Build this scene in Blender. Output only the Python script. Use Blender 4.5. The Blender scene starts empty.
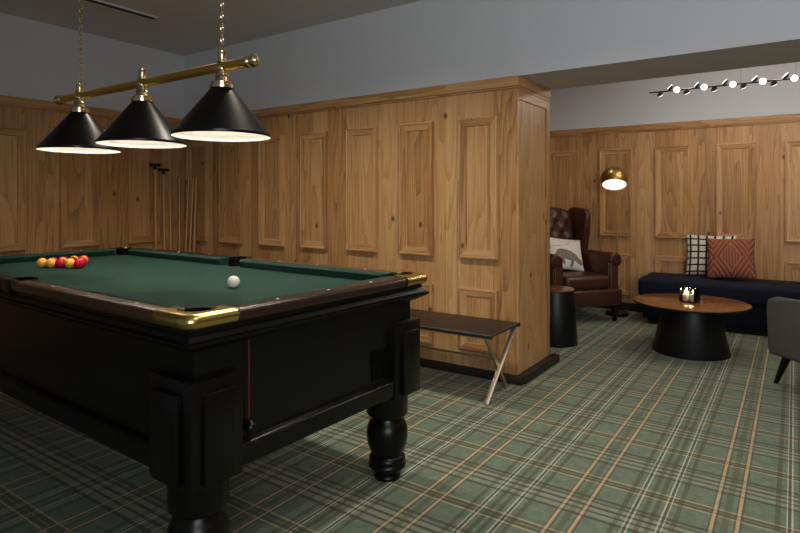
import bpy, bmesh, math, random
from math import pi, sin, cos, radians
from mathutils import Vector, Matrix
random.seed(7)
SC = bpy.context.scene
COL = SC.collection

# ------------------------------------------------------------------ helpers
def lin(r, g, b):
    f = lambda c: (c / 255 / 12.92) if c / 255 <= 0.04045 else ((c / 255 + 0.055) / 1.055) ** 2.4
    return (f(r), f(g), f(b), 1.0)

class NT:
    """small wrapper to write node trees briefly"""
    def __init__(self, name):
        self.m = bpy.data.materials.new(name); self.m.use_nodes = True
        self.t = self.m.node_tree; self.t.nodes.clear()
        self.out = self.t.nodes.new('ShaderNodeOutputMaterial')
    def n(self, typ, **kw):
        nd = self.t.nodes.new(typ)
        for k, v in kw.items(): setattr(nd, k, v)
        return nd
    def put(self, sock, v):
        if isinstance(v, bpy.types.NodeSocket): self.t.links.new(v, sock)
        else: sock.default_value = v
    def math(self, op, a, b=0.0, c=0.0, clamp=False):
        nd = self.n('ShaderNodeMath', operation=op); nd.use_clamp = clamp
        self.put(nd.inputs[0], a); self.put(nd.inputs[1], b); self.put(nd.inputs[2], c)
        return nd.outputs[0]
    def mix(self, fac, a, b, mode='MIX'):
        nd = self.n('ShaderNodeMix', data_type='RGBA', blend_type=mode)
        self.put(nd.inputs[0], fac); self.put(nd.inputs[6], a); self.put(nd.inputs[7], b)
        return nd.outputs[2]
    def noise(self, vec, scale, detail=2.0, rough=0.5):
        nd = self.n('ShaderNodeTexNoise')
        if vec is not None: self.put(nd.inputs['Vector'], vec)
        nd.inputs['Scale'].default_value = scale; nd.inputs['Detail'].default_value = detail
        nd.inputs['Roughness'].default_value = rough
        return nd.outputs[0]
    def ramp(self, fac, stops, interp='LINEAR'):
        nd = self.n('ShaderNodeValToRGB'); cr = nd.color_ramp; cr.interpolation = interp
        while len(cr.elements) < len(stops): cr.elements.new(0.5)
        for i, (p, c) in enumerate(stops):
            cr.elements[i].position = p
        for i, (p, c) in enumerate(stops):
            cr.elements[i].color = c
        self.put(nd.inputs[0], fac)
        return nd.outputs[0], nd.outputs[1]
    def xyz(self, vec):
        nd = self.n('ShaderNodeSeparateXYZ'); self.put(nd.inputs[0], vec); return nd.outputs
    def comb(self, x, y, z):
        nd = self.n('ShaderNodeCombineXYZ')
        for i, v in enumerate((x, y, z)): self.put(nd.inputs[i], v)
        return nd.outputs[0]
    def pos(self): return self.n('ShaderNodeNewGeometry').outputs['Position']
    def obj(self): return self.n('ShaderNodeTexCoord').outputs['Object']
    def uv(self): return self.n('ShaderNodeTexCoord').outputs['UV']
    def rnd(self): return self.n('ShaderNodeObjectInfo').outputs['Random']
    def bump(self, h, strength=0.2, dist=0.01):
        nd = self.n('ShaderNodeBump'); nd.inputs['Strength'].default_value = strength
        nd.inputs['Distance'].default_value = dist; self.put(nd.inputs['Height'], h); return nd.outputs[0]
    def bsdf(self, color, rough=0.5, metal=0.0, normal=None, **kw):
        nd = self.n('ShaderNodeBsdfPrincipled')
        self.put(nd.inputs['Base Color'], color); self.put(nd.inputs['Roughness'], rough)
        nd.inputs['Metallic'].default_value = metal
        if normal is not None: self.put(nd.inputs['Normal'], normal)
        for k, v in kw.items(): self.put(nd.inputs[k.replace('_', ' ')], v)
        self.t.links.new(nd.outputs[0], self.out.inputs[0]); return self.m

def simple(name, col, rough=0.5, metal=0.0, bump=0.0, bscale=200, var=0.0, vscale=8, **kw):
    t = NT(name); c = col; nrm = None
    if var or bump: p = t.obj()
    if var:
        nz = t.noise(p, vscale, 3)
        k = t.math('MULTIPLY_ADD', nz, 2 * var, 1 - var)
        c = t.mix(1.0, col, t.comb(k, k, k), 'MULTIPLY')
    if bump: nrm = t.bump(t.noise(p, bscale, 2), bump, 0.003)
    return t.bsdf(c, rough, metal, nrm, **kw)

def emis(name, col, strength):
    t = NT(name); e = t.n('ShaderNodeEmission'); e.inputs[0].default_value = col; e.inputs[1].default_value = strength
    t.t.links.new(e.outputs[0], t.out.inputs[0]); return t.m

def wood(name, horizontal=False, base=((114, 76, 43), (180, 136, 88), (216, 176, 126)), knots=True, rough=0.42):
    t = NT(name)
    x, y, z = t.xyz(t.pos())
    r = t.rnd()
    u = t.math('ADD', t.math('ADD', x, y), t.math('MULTIPLY', r, 37.0))
    v = t.math('ADD', z, t.math('MULTIPLY', r, 11.0))
    if horizontal: u, v = v, u
    # boards edge to edge
    W = 0.19
    ub = t.math('ADD', u, t.math('MULTIPLY', t.noise(t.comb(t.math('MULTIPLY', u, 3.0), 0.0, 0.0), 1.0, 0), 0.10))
    bid = t.math('FLOOR', t.math('DIVIDE', ub, W))
    wn = t.n('ShaderNodeTexWhiteNoise', noise_dimensions='1D'); t.put(wn.inputs['W'], bid)
    brd = wn.outputs['Value']
    off = t.math('MULTIPLY', brd, 53.0)
    # growth rings bent into cathedrals
    q = t.comb(t.math('MULTIPLY', u, 4.4), t.math('ADD', t.math('MULTIPLY', v, 0.42), off), off)
    warp = t.noise(q, 1.0, 2.0, 0.45)
    ring = t.math('ADD', t.math('ADD', t.math('MULTIPLY', warp, 13.0), t.math('MULTIPLY', u, 6.0)), t.math('MULTIPLY', t.noise(t.comb(t.math('MULTIPLY', u, 18.0), t.math('MULTIPLY', v, 6.0), off), 1.0, 2.0), 0.5))
    saw = t.math('FRACT', ring)
    saw = t.math('POWER', saw, 2.2)
    # fine fibre
    fib = t.noise(t.comb(t.math('MULTIPLY', u, 120.0), t.math('MULTIPLY', v, 2.5), off), 1.0, 3.0, 0.6)
    tone = t.math('ADD', t.math('MULTIPLY_ADD', fib, 0.85, -0.15), t.math('MULTIPLY', brd, 0.40))
    tone = t.math('ADD', tone, t.math('MULTIPLY', t.noise(q, 0.5, 1.0), 0.20))
    tone = t.math('SUBTRACT', tone, t.math('MULTIPLY', saw, 0.30))
    tone = t.math('ADD', tone, 0.05)
    c, _ = t.ramp(tone, [(0.0, lin(*base[0])), (0.48, lin(*base[1])), (1.0, lin(*base[2]))])
    c = t.mix(t.math('MULTIPLY', t.math('FRACT', t.math('MULTIPLY', brd, 7.31)), 0.22), c, lin(180, 124, 72))
    sf = t.math('FRACT', t.math('DIVIDE', ub, W))
    c = t.mix(t.math('MULTIPLY', t.math('LESS_THAN', sf, 0.016), 0.45), c, lin(88, 56, 30))
    if knots:
        vo = t.n('ShaderNodeTexVoronoi'); t.put(vo.inputs['Vector'], t.comb(t.math('MULTIPLY', u, 2.6), t.math('MULTIPLY', v, 1.9), 0.0))
        vo.inputs['Scale'].default_value = 1.0; vo.voronoi_dimensions = '2D'
        d = vo.outputs['Distance']
        pick = t.math('GREATER_THAN', t.xyz(vo.outputs['Color'])[0], 0.62)
        kd = t.n('ShaderNodeMapRange'); t.put(kd.inputs['Value'], d)
        kd.inputs['From Min'].default_value = 0.022; kd.inputs['From Max'].default_value = 0.055
        kd.inputs['To Min'].default_value = 0.85; kd.inputs['To Max'].default_value = 0.0
        kf = t.math('MULTIPLY', kd.outputs[0], pick)
        c = t.mix(kf, c, lin(74, 42, 22))
    nrm = t.bump(t.math('SUBTRACT', fib, t.math('MULTIPLY', saw, 0.4)), 0.06, 0.002)
    return t.bsdf(c, rough, 0.0, nrm, Specular_IOR_Level=0.35)

def carpet():
    t = NT('tartan_carpet')
    x, y, z = t.xyz(t.pos())
    P = 0.515
    tan, edge, pale, dark, brown, olive = lin(194, 172, 140), lin(92, 76, 54), lin(176, 178, 158), lin(66, 62, 50), lin(80, 76, 58), lin(90, 92, 68)
    cream = lin(200, 182, 136); white_ = lin(206, 206, 190)
    def A(c, a): return (c[0], c[1], c[2], a)
    def stripes(coord, c0, lst):
        fr = t.math('FRACT', t.math('DIVIDE', t.math('SUBTRACT', coord, c0 - 0.05), P))
        stops = [(0.0, A(olive, 0.0))]
        for (cen, w, col, a) in sorted(lst, key=lambda s: s[0]):
            s0 = (cen - w / 2 + 0.05) / P; s1 = (cen + w / 2 + 0.05) / P
            if abs(stops[-1][0] - s0) < 1e-4: stops[-1] = (s0, A(col, a))
            else: stops.append((s0, A(col, a)))
            stops.append((s1, A(col, 0.0)))
        return t.ramp(fr, stops, 'CONSTANT')
    wx = t.math('ADD', x, t.math('MULTIPLY', t.math('SUBTRACT', t.noise(t.pos(), 160, 1), 0.5), 0.006))
    wy = t.math('ADD', y, t.math('MULTIPLY', t.math('SUBTRACT', t.noise(t.pos(), 170, 1), 0.5), 0.006))
    def tanline(c, w=0.012): return [(c - w / 2 - 0.0035, 0.007, edge, 0.7), (c, w, tan, 0.85), (c + w / 2 + 0.0035, 0.007, edge, 0.7)]
    def white(c): return [(c - 0.0085, 0.005, white_, 0.72), (c, 0.0075, dark, 0.6), (c + 0.0085, 0.005, white_, 0.72)]
    LX = tanline(0.0) + tanline(0.082) + [(0.041, 0.024, olive, 0.6)] + white(0.245) + white(0.355)
    LX += [(0.206, 0.018, brown, 0.62), (0.284, 0.017, brown, 0.62), (0.318, 0.017, brown, 0.62), (0.394, 0.018, brown, 0.62)]
    LY = [(-0.028, 0.007, cream, 0.75), (-0.012, 0.013, edge, 0.6), (0.012, 0.013, edge, 0.6), (0.028, 0.007, cream, 0.75)]
    LY += [(0.19, 0.016, brown, 0.75), (0.2175, 0.025, pale, 0.20), (0.2375, 0.013, brown, 0.65), (0.259, 0.024, pale, 0.22), (0.279, 0.015, brown, 0.75),
           (0.3, 0.024, pale, 0.22), (0.319, 0.013, brown, 0.65), (0.35, 0.018, brown, 0.7)]
    cx, ax = stripes(wx, -0.775, LX)
    cy, ay = stripes(wy, 2.07, LY)
    mott = t.noise(t.pos(), 22, 4, 0.65)
    base, _ = t.ramp(mott, [(0.25, lin(94, 108, 90)), (0.5, lin(110, 126, 106)), (0.78, lin(121, 143, 123))])
    c = t.mix(ay, base, cy)
    c = t.mix(ax, c, cx)
    c = t.mix(t.math('MULTIPLY', ay, 0.5), c, cy)
    pile = t.noise(t.pos(), 420, 2, 0.7)
    k = t.math('MULTIPLY_ADD', pile, 0.7, 0.62)
    c = t.mix(1.0, c, t.comb(k, k, k), 'MULTIPLY')
    nrm = t.bump(pile, 0.5, 0.004)
    return t.bsdf(c, 0.95, 0.0, nrm, Specular_IOR_Level=0.08, Sheen_Weight=0.1)

# ------------------------------------------------------------------ mesh helpers
def new(): return bmesh.new()
def box(bm, lo, hi, bev=0.0, seg=2, M=None, mi=0):
    lo, hi = Vector(lo), Vector(hi)
    r = bmesh.ops.create_cube(bm, size=1.0)
    vs = r['verts']
    for v in vs:
        v.co = Vector(((lo[i] + hi[i]) / 2 + v.co[i] * (hi[i] - lo[i])) for i in range(3))
    if bev > 0:
        es = list({e for v in vs for e in v.link_edges})
        g = bmesh.ops.bevel(bm, geom=es, offset=bev, segments=seg, profile=0.5, affect='EDGES', clamp_overlap=True)
        vs = list({v for f in g['faces'] for v in f.verts} | {v for v in vs if v.is_valid})
    if M is not None:
        for v in vs: v.co = M @ v.co
    if mi:
        for f in {f for v in vs for f in v.link_faces}: f.material_index = mi
    return vs
def lathe(bm, prof, c=(0, 0, 0), seg=40, axis=None, cap=True, mi=0):
    """prof: (r, z) from bottom to top"""
    c = Vector(c); M = Matrix.Identity(3)
    if axis is not None: M = Vector((0, 0, 1)).rotation_difference(Vector(axis)).to_matrix()
    rings = []
    for r, z in prof:
        if r < 1e-6: rings.append([bm.verts.new(c + M @ Vector((0, 0, z)))])
        else: rings.append([bm.verts.new(c + M @ Vector((r * cos(2 * pi * i / seg), r * sin(2 * pi * i / seg), z))) for i in range(seg)])
    for a, b in zip(rings, rings[1:]):
        for i in range(seg):
            j = (i + 1) % seg
            if len(a) == 1 and len(b) == 1: break
            f = (a[0], b[j], b[i]) if len(a) == 1 else ((a[i], a[j], b[0]) if len(b) == 1 else (a[i], a[j], b[j], b[i]))
            bm.faces.new(f).material_index = mi
    if cap:
        if len(rings[0]) > 1: bm.faces.new(rings[0][::-1]).material_index = mi
        if len(rings[-1]) > 1: bm.faces.new(rings[-1]).material_index = mi
    return [v for r in rings for v in r]
def rod(bm, a, b, r, r2=None, seg=16):
    a, b = Vector(a), Vector(b); d = b - a
    return lathe(bm, [(r, 0), (r if r2 is None else r2, d.length)], a, seg, d.normalized())
def bar(bm, a, b, w, h, bev=0.002, up=(0, 0, 1)):
    """rectangular bar from a to b, w across, h along the up side"""
    a, b = Vector(a), Vector(b); d = (b - a); L = d.length; d.normalize()
    s = d.cross(Vector(up)).normalized(); t = s.cross(d)
    M = Matrix((s, d, t)).transposed().to_4x4(); M.translation = (a + b) / 2
    return box(bm, (-w / 2, -L / 2, -h / 2), (w / 2, L / 2, h / 2), bev, 2, M)
def prism(bm, pts, z0, z1, bev=0.0, seg=3, M=None):
    """polygon in xy extruded in z"""
    a = [bm.verts.new((p[0], p[1], z0)) for p in pts]; b = [bm.verts.new((p[0], p[1], z1)) for p in pts]
    n = len(pts); fs = [bm.faces.new(a[::-1]), bm.faces.new(b)]
    for i in range(n): fs.append(bm.faces.new((a[i], a[(i + 1) % n], b[(i + 1) % n], b[i])))
    vs = a + b
    if bev > 0:
        es = [e for f in fs[:2] for e in f.edges]
        g = bmesh.ops.bevel(bm, geom=list(set(es)), offset=bev, segments=seg, profile=0.5, affect='EDGES', clamp_overlap=True)
        vs = list({v for f in g['faces'] for v in f.verts} | {v for v in vs if v.is_valid})
    if M is not None:
        for v in vs: v.co = M @ v.co
    return vs
def ringsweep(bm, x0, x1, y0, y1, prof, top=True):
    """mitred moulding around a rectangle; prof: (outset, z) bottom to top"""
    loops = []
    for o, z in prof:
        loops.append([bm.verts.new(p) for p in ((x0 - o, y0 - o, z), (x1 + o, y0 - o, z), (x1 + o, y1 + o, z), (x0 - o, y1 + o, z))])
    for a, b in zip(loops, loops[1:]):
        for i in range(4): bm.faces.new((a[i], a[(i + 1) % 4], b[(i + 1) % 4], b[i]))
    bm.faces.new(loops[0][::-1])
    if top: bm.faces.new(loops[-1])

def link(name, bm, mats, parent=None, world=True, angle=35, sub=0):
    if parent is not None and world:
        L = parent.location
        if parent.parent: L = parent.parent.location + L
        for v in bm.verts: v.co -= L
    bmesh.ops.recalc_face_normals(bm, faces=bm.faces)
    me = bpy.data.meshes.new(name); bm.to_mesh(me); bm.free()
    for m in (mats if isinstance(mats, (list, tuple)) else [mats]): me.materials.append(m)
    me.shade_smooth(); me.set_sharp_from_angle(angle=radians(angle))
    o = bpy.data.objects.new(name, me); COL.objects.link(o)
    if parent is not None: o.parent = parent
    if sub:
        s = o.modifiers.new('subd', 'SUBSURF'); s.levels = sub; s.render_levels = sub
    return o
def tag(o, label, cat, group=None):
    o['label'] = label; o['category'] = cat
    if group: o['group'] = group
    return o
def thing(name, label, cat, loc=(0, 0, 0), rz=0.0, group=None):
    o = bpy.data.objects.new(name, None); COL.objects.link(o)
    o.empty_display_size = 0.1
    o.location = loc; o.rotation_euler = (0, 0, rz)
    return tag(o, label, cat, group)
def struct(name, bm, m, parent=None, **k):
    o = link(name, bm, m, parent, world=parent is None or k.pop('world', True), **k)
    if parent is None: o['kind'] = 'structure'
    return o

# ------------------------------------------------------------------ materials
M = {}
M['wood'] = wood('oak_panelling')
M['wood_h'] = wood('oak_panelling_crosswise', horizontal=True)
M['paint'] = simple('grey_wall_paint', lin(200, 201, 204), 0.85, bump=0.05, bscale=90)
M['ceil'] = simple('ceiling_paint', lin(206, 204, 206), 0.9)
M['carpet'] = carpet()
M['black_wood'] = simple('black_lacquered_wood', lin(11, 11, 10), 0.3, bump=0.02, bscale=60, Specular_IOR_Level=0.3)
M['skirt'] = simple('dark_skirting', lin(34, 26, 22), 0.45)
M['rail'] = wood('dark_stained_rail_wood', True, ((14, 11, 11), (22, 18, 18), (34, 29, 29)), knots=False, rough=0.3)
M['cloth'] = simple('green_table_cloth', lin(25, 58, 48), 0.92, bump=0.25, bscale=700, var=0.10, vscale=14, Sheen_Weight=0.04, Specular_IOR_Level=0.15)
M['dark_cloth'] = M['cloth']
M['brass'] = simple('polished_brass', lin(214, 176, 88), 0.17, 1.0, var=0.06, vscale=20)
M['cap_brass'] = simple('brushed_corner_brass', lin(214, 186, 112), 0.24, 1.0, var=0.06, vscale=20)
M['bar_brass'] = simple('satin_bar_brass', lin(232, 194, 100), 0.42, 1.0)
M['pale_brass'] = simple('pale_gilt_brass', lin(224, 208, 168), 0.2, 1.0)
M['satin_brass'] = simple('satin_brass', lin(168, 138, 84), 0.34, 1.0)
M['bronze'] = simple('bronze_metal', lin(206, 186, 164), 0.42, 1.0)
M['dark_bronze'] = simple('dark_bronze', lin(70, 56, 48), 0.4, 0.8)
M['black_metal'] = simple('black_enamelled_metal', lin(10, 10, 11), 0.3, Specular_IOR_Level=0.25)
M['shade_white'] = simple('white_enamel', lin(244, 240, 232), 0.5)
M['rubber'] = simple('black_pocket_leather', lin(6, 6, 6), 0.7, Specular_IOR_Level=0.1)
M['sight'] = simple('pearl_sight', lin(232, 226, 210), 0.3)
M['red_cord'] = simple('red_cord', lin(120, 14, 30), 0.6)
M['ball_red'] = simple('glossy_red_ball', lin(200, 26, 54), 0.1)
M['ball_yellow'] = simple('glossy_yellow_ball', lin(244, 182, 80), 0.1)
M['ball_black'] = simple('glossy_black_ball', lin(14, 14, 14), 0.08)
M['ball_white'] = simple('glossy_ivory_ball', lin(240, 236, 222), 0.12)
M['leather'] = simple('brown_leather', lin(70, 37, 25), 0.36, bump=0.12, bscale=180, var=0.18, vscale=5)
M['bench_leather'] = simple('espresso_leather', lin(30, 24, 22), 0.4, bump=0.10, bscale=300)
M['velvet'] = simple('navy_velvet', lin(11, 18, 38), 0.8, var=0.15, vscale=9, Sheen_Weight=0.0, Specular_IOR_Level=0.3)
M['walnut'] = wood('warm_veneer_top', True, ((88, 52, 27), (120, 74, 40), (148, 98, 55)), knots=False, rough=0.16)
M['black_satin'] = simple('black_satin_metal', lin(12, 13, 15), 0.42, Specular_IOR_Level=0.35)
M['wax'] = simple('white_wax', lin(238, 228, 210), 0.5, Subsurface_Weight=0.2)
M['flame'] = emis('candle_flame', (1.0, 0.72, 0.34, 1), 40)
M['wool'] = simple('grey_wool', lin(86, 85, 83), 0.95, bump=0.5, bscale=260, var=0.22, vscale=120)
M['cue_pale'] = simple('pale_ash_cue', lin(196, 146, 92), 0.3)
M['cue_dark'] = simple('dark_cue_butt', lin(44, 26, 18), 0.3)
M['vent'] = simple('dark_vent_slot', lin(52, 48, 46), 0.6)
M['bulb'] = emis('lamp_bulb', (1.0, 0.87, 0.74, 1), 58)
M['lamp_glow'] = emis('lamp_diffuser', (1.0, 0.82, 0.62, 1), 1.7)
M['led'] = emis('led_lens', (1.0, 0.94, 0.86, 1), 7)
M['led_dim'] = emis('led_lens_side', (1.0, 0.90, 0.78, 1), 4)
def glass():
    t = NT('clear_glass'); a = t.n('ShaderNodeBsdfTransparent'); a.inputs[0].default_value = (0.93, 0.93, 0.93, 1)
    g = t.n('ShaderNodeBsdfGlossy'); g.inputs['Roughness'].default_value = 0.03
    f = t.n('ShaderNodeFresnel'); f.inputs[0].default_value = 1.45; m = t.n('ShaderNodeMixShader')
    t.put(m.inputs[0], f.outputs[0]); t.t.links.new(a.outputs[0], m.inputs[1]); t.t.links.new(g.outputs[0], m.inputs[2])
    t.t.links.new(m.outputs[0], t.out.inputs[0]); return t.m
M['glass'] = glass()

# ------------------------------------------------------------------ room shell
YB, YB2, XE, XL, Y2, ZC, ZR = 3.646, 4.255, -1.546, -5.234, 6.78, 2.74, 2.08
XR, YF = 3.4, -1.6
bm = new(); box(bm, (XL, YF, -0.1), (XR, Y2, 0)); struct('floor', bm, M['carpet'])
bm = new(); box(bm, (XL - 0.15, YF, ZC), (XR, YB2, ZC + 0.1)); box(bm, (-3.3, YB2, ZC), (XR, Y2 + 0.15, ZC + 0.1)); struct('ceiling', bm, M['ceil'])

def frame(bm, w, h):
    """panel moulding in local coords: x along the wall, z up, y out of the wall (towards -y)"""
    prof = [(0, 0), (0, 0.02), (0.003, 0.032), (0.013, 0.035), (0.019, 0.030), (0.024, 0.030), (0.052, 0.013), (0.057, 0.013), (0.061, 0.005), (0.063, 0.0)]
    loops = [[bm.verts.new(p) for p in ((-w / 2 + i, -d, -h / 2 + i), (w / 2 - i, -d, -h / 2 + i), (w / 2 - i, -d, h / 2 - i), (-w / 2 + i, -d, h / 2 - i))] for i, d in prof]
    for a, b in zip(loops, loops[1:]):
        for i in range(4):
            f = bm.faces.new((a[i], a[(i + 1) % 4], b[(i + 1) % 4], b[i]))
            f.material_index = 1 if i in (0, 2) else 0
def panel(wall, c, z0, z1, w, axis):
    """one raised panel of the panelling with its moulding"""
    h = z1 - z0
    bm = new(); box(bm, (-w / 2 + 0.04, -0.006, -h / 2 + 0.04), (w / 2 - 0.04, 0.001, h / 2 - 0.04))
    p = link('panel', bm, M['wood'], wall, world=False)
    if axis == 'back': p.location = (c, YB, (z0 + z1) / 2)
    if axis == 'back2': p.location = (c, Y2, (z0 + z1) / 2)
    if axis == 'left': p.location = (XL, c, (z0 + z1) / 2); p.rotation_euler = (0, 0, radians(90))
    bm = new(); frame(bm, w, h)
    link('panel_moulding', bm, [M['wood'], M['wood_h']], p, world=False)

# partition with the pier end
bm = new(); box(bm, (XL, YB, 0), (XE, YB2, ZR)); wb = struct('wall_back', bm, M['wood'])
for k in range(7):
    c = -1.832 - 0.521 * k - (0.04 if k > 4 else 0)
    panel(wb, c, 0.826, 1.822, 0.305 if k < 4 else 0.32, 'back')
    panel(wb, c, 0.17, 0.617, 0.305 if k < 4 else 0.32, 'back')
# sunk field of the pier's end face: a thin frame around it
bm = new()
e = XE + 0.006
box(bm, (XE, YB, 0.06), (e + 0.004, YB + 0.025, 2.0)); box(bm, (XE, YB2 - 0.075, 0.06), (e + 0.004, YB2, 2.0)); box(bm, (XE, YB + 0.025, 1.925), (e + 0.004, YB2 - 0.075, 2.0), mi=1)
link('end_frame', bm, [M['wood'], M['wood_h']], wb)
bm = new(); box(bm, (XL, YB - 0.022, 2.012), (XE + 0.016, YB, ZR), 0.003); box(bm, (XE, YB, 2.012), (XE + 0.016, YB2, ZR), 0.003)
box(bm, (XL, YB - 0.012, 1.998), (XE + 0.012, YB, 2.013), 0.003); box(bm, (XE, YB, 1.985), (XE + 0.012, YB2, 2.013), 0.003)
struct('trim_1', bm, M['wood_h'])
bm = new(); box(bm, (XL, YB - 0.035, 0), (XE + 0.05, YB, 0.055), 0.004); box(bm, (XE, YB, 0), (XE + 0.06, YB2 + 0.075, 0.055), 0.004)
struct('baseboard_back', bm, M['skirt'])
bm = new(); box(bm, (XL, YB, ZR), (XR, YB2, ZC)); struct('wall_upper', bm, M['paint'])
# left wall
bm = new(); box(bm, (XL - 0.15, YF, 0), (XL, YB2, ZR)); wl = struct('wall_left', bm, M['wood'])
for k in range(5):
    c = 3.2 - 0.612 * k
    panel(wl, c, 0.826, 1.822, 0.345, 'left'); panel(wl, c, 0.17, 0.617, 0.345, 'left')
bm = new(); box(bm, (XL - 0.15, YF, ZR), (XL, YB, ZC)); struct('wall_left_upper', bm, M['paint'])
bm = new(); box(bm, (XL, YF, 2.012), (XL + 0.022, YB - 0.022, ZR), 0.003); box(bm, (XL, YF, 1.998), (XL + 0.012, YB - 0.012, 2.013), 0.003); struct('trim_2', bm, M['wood_h'])
bm = new(); box(bm, (XL, YF, 0), (XL + 0.035, YB - 0.035, 0.055), 0.004); struct('baseboard_left', bm, M['skirt'])
# lounge wall
bm = new(); box(bm, (-3.3, Y2, 0), (XR, Y2 + 0.15, ZR)); w2 = struct('wall_lounge', bm, M['wood'])
for k in range(7):
    c = -2.272 + 0.592 * k
    panel(w2, c, 0.832, 1.824, 0.345, 'back2'); panel(w2, c, 0.17, 0.635, 0.345, 'back2')
bm = new(); box(bm, (-3.3, Y2, ZR), (XR, Y2 + 0.15, ZC)); struct('wall_lounge_upper', bm, M['paint'])
bm = new(); box(bm, (-3.15, Y2 - 0.022, 2.012), (XR, Y2, ZR), 0.003); box(bm, (-3.15, Y2 - 0.012, 1.998), (XR, Y2, 2.013), 0.003); struct('trim_3', bm, M['wood_h'])
bm = new(); box(bm, (-3.15, Y2 - 0.035, 0), (XR, Y2, 0.09), 0.004); struct('baseboard_lounge', bm, M['skirt'])
bm = new(); box(bm, (-3.3, YB2, 0), (-3.15, Y2, ZC)); struct('wall_lounge_left', bm, M['wood'])
bm = new(); box(bm, (XR, YF, 0), (XR + 0.15, Y2 + 0.15, ZC)); struct('wall_right', bm, M['wood'])

# slot diffuser in the ceiling
v = thing('ceiling_vent', 'thin dark linear air slot in the grey ceiling above the left lampshade', 'vent', (-4.33, 2.0, ZC))
bm = new(); box(bm, (-4.365, 1.25, ZC - 0.012), (-4.295, 2.74, ZC), 0.002); link('slot', bm, M['vent'], v)
bm = new()
for xx in (-4.372, -4.294): box(bm, (xx, 1.245, ZC - 0.015), (xx + 0.006, 2.745, ZC), 0.001)
link('rim', bm, M['ceil'], v)

# ------------------------------------------------------------------ pool table
TX0, TX1, TY0, TY1 = -3.95, -1.378, 1.03, 2.262
TC = ((TX0 + TX1) / 2, (TY0 + TY1) / 2)
ZT, ZBED = 0.906, 0.863
pt = thing('pool_table', 'large black pool table with green cloth and brass pocket corners', 'pool table', (TC[0], TC[1], 0), radians(-2.0))
RW, CW = 0.075, 0.055          # wooden rail, cushion
ix0, ix1, iy0, iy1 = TX0 + RW + CW, TX1 - RW - CW, TY0 + RW + CW, TY1 - RW - CW
# bed with pocket bites
def arc(c, r, a0, a1, n=10): return [(c[0] + r * cos(radians(a0 + (a1 - a0) * i / n)), c[1] + r * sin(radians(a0 + (a1 - a0) * i / n))) for i in range(n + 1)]
RB = 0.052
mx = TC[0]
bx0, bx1, by0, by1 = TX0 + RW, TX1 - RW, TY0 + RW, TY1 - RW
q = 0.022
pk = [(bx0 + q, by0 + q), (bx1 - q, by0 + q), (bx1 - q, by1 - q), (bx0 + q, by1 - q)]
bed = arc(pk[0], RB, 115, -25) + arc((mx, by0 - 0.005), RB, 180, 0) + arc(pk[1], RB, 205, 65)
bed += arc(pk[2], RB, 295, 155) + arc((mx, by1 + 0.005), RB, 0, -180) + arc(pk[3], RB, 25, -115)
bm = new(); prism(bm, bed, ZBED - 0.03, ZBED); link('bed_cloth', bm, M['cloth'], pt)
# cushions: six tapered lengths
def cushion(a, b, n):
    """a to b along the rail, n points to the play area"""
    a, b, n = Vector(a), Vector(b), Vector(n); d = (b - a).normalized()
    bm = new()
    sec = [(0, ZT - 0.003), (0.01, ZT), (CW - 0.012, ZT - 0.004), (CW, ZT - 0.010), (CW - 0.004, ZT - 0.018), (CW - 0.018, ZBED), (0, ZBED)]
    la = [bm.verts.new(tuple(a + n * u + d * (u * 0.75)) [:2] + (z,)) for u, z in sec]
    lb = [bm.verts.new(tuple(b + n * u - d * (u * 0.75)) [:2] + (z,)) for u, z in sec]
    k = len(sec)
    for i in range(k): bm.faces.new((la[i], la[(i + 1) % k], lb[(i + 1) % k], lb[i]))
    bm.faces.new(la); bm.faces.new(lb[::-1])
    link('cushion', bm, M['cloth'], pt)
g, gm = 0.075, 0.055
for (y, ny) in ((by0, 1), (by1, -1)):
    cushion((bx0 + g, y, 0), (mx - gm, y, 0), (0, ny, 0)); cushion((mx + gm, y, 0), (bx1 - g, y, 0), (0, ny, 0))
for (x, nx) in ((bx0, 1), (bx1, -1)): cushion((x, by0 + g, 0), (x, by1 - g, 0), (nx, 0, 0))
# wooden rails with pearl sights
CL = 0.174
def rail(lo, hi, sights):
    bm = new(); box(bm, (lo[0], lo[1], ZT - 0.042), (hi[0], hi[1], ZT), 0.016, 4)
    r = link('rail', bm, M['rail'], pt)
    for s in sights:
        bm = new(); lathe(bm, [(0.0065, 0), (0.0065, 0.0012), (0.004, 0.002)], (s[0], s[1], ZT - 0.0005), 14); link('sight', bm, M['sight'], r)
hx0, hx1 = (TX0 + CL, mx - 0.05), (mx + 0.05, TX1 - CL)
for y0, y1, sy in ((TY0, by0, TY0 + 0.045), (by1, TY1, TY1 - 0.045)):
    for h in (hx0, hx1):
        L = (mx - 0.03 - bx0); base = mx if h is hx1 else bx0 - 0.03
        rail((h[0], y0), (h[1], y1), [(base + (TX1 - mx - 0.05) * f, sy) for f in (0.27, 0.5, 0.76)])
for x0, x1, sx in ((TX0, bx0, TX0 + 0.045), (bx1, TX1, TX1 - 0.045)):
    rail((x0, TY0 + CL), (x1, TY1 - CL), [(sx, TY0 + (TY1 - TY0) * f) for f in (0.3, 0.5, 0.7)])
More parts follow.
